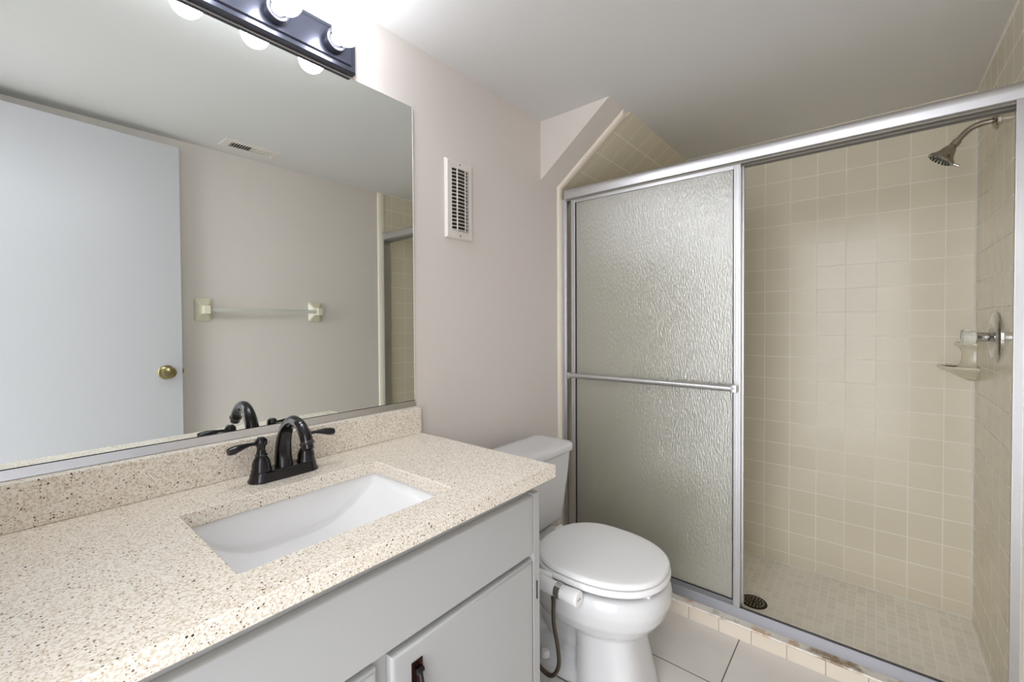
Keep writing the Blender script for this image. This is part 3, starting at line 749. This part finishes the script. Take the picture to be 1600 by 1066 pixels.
# ------------------------------------------------------------------ bidet attachment
bd = thing('bidet_attachment', 'white bidet attachment with chrome-ringed knob on the side of the toilet bowl', 'bidet', (1.09, -.42, .36))
KX, KZ = 1.083, .366
bm = bmesh.new()
lathe(bm, [(0, .015), (.006, .0215), (.09, .0215)], (KX, -.358, KZ), (0, -1, 0), 32)
tube(bm, [(KX+.005, -.372, KZ+.004), (1.108, -.372, .3725)], .008, 12)
child('valve_body', bm, 'plastic', bd)
bm = bmesh.new(); bx(bm, 1.105, TX+.11, -.300, -.345, .3695, .3760, .002)
bx(bm, 1.095, 1.125, -.30, -.40, .3695, .3755, .002)
child('mounting_plate', bm, 'plastic', bd)
bm = bmesh.new(); tube(bm, spline([(1.098, -.36, .385), (1.100, -.39, .386), (1.105, -.42, .385)], 4), .0105, 14); child('nozzle_arm', bm, 'plastic', bd)
bm = bmesh.new(); lathe(bm, [(0, .0215), (0.0005, .0228), (.019, .0228), (.0195, .0215)], (KX, -.4485, KZ), (0, -1, 0), 36); cr_ = child('chrome_ring', bm, 'chrome', bd)
bm = bmesh.new(); lathe(bm, [(0, .0205), (.008, .0205), (.045, .0235), (.055, .0235), (.058, .0215), (.059, .019), (.059, 0)], (KX, -.4685, KZ), (0, -1, 0), 36); kn = child('control_knob', bm, 'plastic', bd)
bm = bmesh.new()
for a in range(8):
    t = math.radians(20+a*16+90-60)
    for rr_, yy in ((.0207, -.4735), (.0212, -.4785)):
        if (a+int(yy*1000)) % 3 == 0: continue
        c = Vector((KX+rr_*math.cos(t)*-1, yy, KZ+rr_*math.sin(t)))
        bmesh.ops.create_uvsphere(bm, u_segments=8, v_segments=6, radius=.0009, matrix=Matrix.Translation(c))
child('dial_mark', bm, 'rubber', kn)
bm = bmesh.new(); bx(bm, KX-.010, KX+.006, -.5285, -.5278, KZ-.0016, KZ+.0016); child('badge_mark', bm, 'nickel', kn)
bm = bmesh.new(); hp_ = spline([(KX, -.437, KZ-.038), (KX+.0, -.437, .26), (KX+.006, -.447, .19), (KX+.010, -.449, .13), (KX+.006, -.432, .092), (KX+.004, -.405, .085), (KX+.004, -.36, .105), (KX+.01, -.25, .15), (KX+.02, -.12, .16), (KX+.02, -.03, .16)], 8)
tube(bm, hp_, .0062, 12); hs = child('supply_hose', bm, 'hose', bd); hs['label'] = 'braided metal hose'
bm = bmesh.new(); lathe(bm, [(0, .0085), (.012, .0085), (.013, .0075), (.024, .0075), (.025, .0065), (.030, .0065)], (KX, -.437, KZ-.0205), (0, 0, -1), 6); child('hose_nut', bm, 'hose', bd)
bm = bmesh.new(); lathe(bm, [(0, .025), (.003, .024), (.005, .010), (.03, .010), (.03, 0)], (KX+.02, -.0005, .16), (0, -1, 0), 20); child('wall_valve', bm, 'chrome', bd)

# ------------------------------------------------------------------ shower fittings
YT = YW+TH
sh = thing('showerhead', 'brushed nickel shower head on a curved arm high on the tiled wall', 'shower head', (2.186, YT, 1.845))
bm = bmesh.new(); lathe(bm, [(.0005, .031), (.003, .031), (.008, .026), (.011, .014), (.013, .011)], (2.186, YT, 1.846), (0, 1, 0), 32); child('arm_flange', bm, 'nickel', sh)
AP = spline([(2.186, YT+.004, 1.846), (2.186, YT+.035, 1.845), (2.186, YT+.062, 1.836), (2.186, YT+.082, 1.817), (2.186, YT+.096, 1.799)], 6)
bm = bmesh.new(); tube(bm, AP, .0095, 20); child('shower_arm', bm, 'nickel', sh)
dd = Vector((0, .60, -.80)).normalized()
e0 = AP[-1]
bm = bmesh.new(); lathe(bm, [(-.004, .0105), (-.003, .0125), (.014, .0125), (.015, .010), (.018, .010), (.019, .0135), (.027, .0135)], e0, dd, 24); child('swivel_nut', bm, 'nickel', sh)
bm = bmesh.new(); lathe(bm, [(.018, .012), (.024, .0165), (.030, .019), (.040, .0225), (.052, .029), (.060, .0375), (.064, .040), (.069, .0405), (.071, .039), (.071, .037), (.069, .036)], e0, dd, 40); hd = child('head_bell', bm, 'nickel', sh)
bm = bmesh.new(); lathe(bm, [(.064, .0365), (.0705, .036), (.072, .030), (.0725, 0)], e0, dd, 40); nf = child('nozzle_plate', bm, 'nozzle_face', hd)
u_, v_ = frame_of(dd)
for rr_, k in ((.029, 16), (.020, 11), (.011, 6)):
    for i in range(k):
        a = 2*math.pi*i/k; c = e0+dd*.0725+u_*(rr_*math.cos(a))+v_*(rr_*math.sin(a))
        bm = bmesh.new(); lathe(bm, [(-.001, .0026), (.002, .0022), (.0025, 0)], c, dd, 8); child('nozzle', bm, 'rubber', nf)
bm = bmesh.new(); tube(bm, [e0+dd*.066+Vector((0, -.028, -.021))*1.1, e0+dd*.066+Vector((0, -.044, -.033))*1.02], .004, 10); child('spray_lever', bm, 'nickel', hd)

VXc, VZc = 2.160, 1.113
sv = thing('shower_valve', 'round chrome shower valve plate with clear knob on tiled side wall', 'shower valve', (VXc, YT, VZc))
bm = bmesh.new(); lathe(bm, [(.0005, .085), (.003, .085), (.008, .080), (.012, .066), (.013, .050), (.011, .046), (.012, .040), (.018, .030), (.022, .024), (.022, .012)], (VXc, YT, VZc), (0, 1, 0), 48); child('escutcheon', bm, 'chrome', sv)
bm = bmesh.new(); lathe(bm, [(.018, .0165), (.045, .0165), (.046, .015)], (VXc, YT, VZc), (0, 1, 0), 24); child('valve_stem', bm, 'chrome', sv)
bm = bmesh.new(); lathe(bm, [(.0465, .014), (.050, .024), (.056, .028), (.078, .029), (.083, .026), (.085, .018), (.085, 0)], (VXc, YT, VZc), (0, 1, 0), 10); child('valve_knob', bm, 'acrylic', sv)
bm = bmesh.new(); lathe(bm, [(.0855, .010), (.0865, .009), (.0865, 0)], (VXc, YT, VZc), (0, 1, 0), 20); child('knob_cap', bm, 'chrome', sv)

sd_ = thing('soap_dish', 'bisque ceramic corner soap dish in the shower corner', 'soap dish', (XB-.03, YT+.03, .985))
bm = bmesh.new()
def corner(r, z, n=14, ex=1.0):
    c = (XB-.0005, YT+.0005); pts = [(c[0], c[1], z)]
    for k in range(n+1):
        a = math.radians(90*k/n); rr_ = r*(1+.0*math.sin(2*a)); pts.append((c[0]-rr_*math.sin(a), c[1]+rr_*math.cos(a), z))
    return pts
loft(bm, [corner(.020, .928), corner(.045, .940), corner(.075, .958), corner(.105, .972), corner(.112, .978), corner(.110, .984), corner(.094, .984), corner(.088, .976), corner(.062, .976), corner(.048, .985), corner(.040, 1.005), corner(.038, 1.04), corner(.046, 1.060), corner(.060, 1.070), corner(.060, 1.078), corner(.050, 1.084)])
child('dish_body', bm, 'bisque', sd_, ang=60)

dr = thing('shower_drain', 'round dark bronze shower drain grate in the mosaic shower floor', 'drain', (2.116, -.785, ZSF))
bm = bmesh.new(); lathe(bm, [(.0003, .052), (.002, .051), (.003, .047), (.003, 0)], (2.116, -.785, ZSF), (0, 0, 1), 40); gp = child('drain_grate', bm, 'drain', dr)
bm = bmesh.new()
for rr_, k in ((.038, 18), (.026, 12), (.014, 6)):
    for i in range(k):
        a = 2*math.pi*(i+.5)/k
        lathe(bm, [(0, .0030 if rr_ > .03 else .0022), (.0008, .0030 if rr_ > .03 else .0022)], (2.116+rr_*math.cos(a), -.785+rr_*math.sin(a), ZSF+.003), (0, 0, 1), 10)
child('drain_hole', bm, 'grout_light', gp)
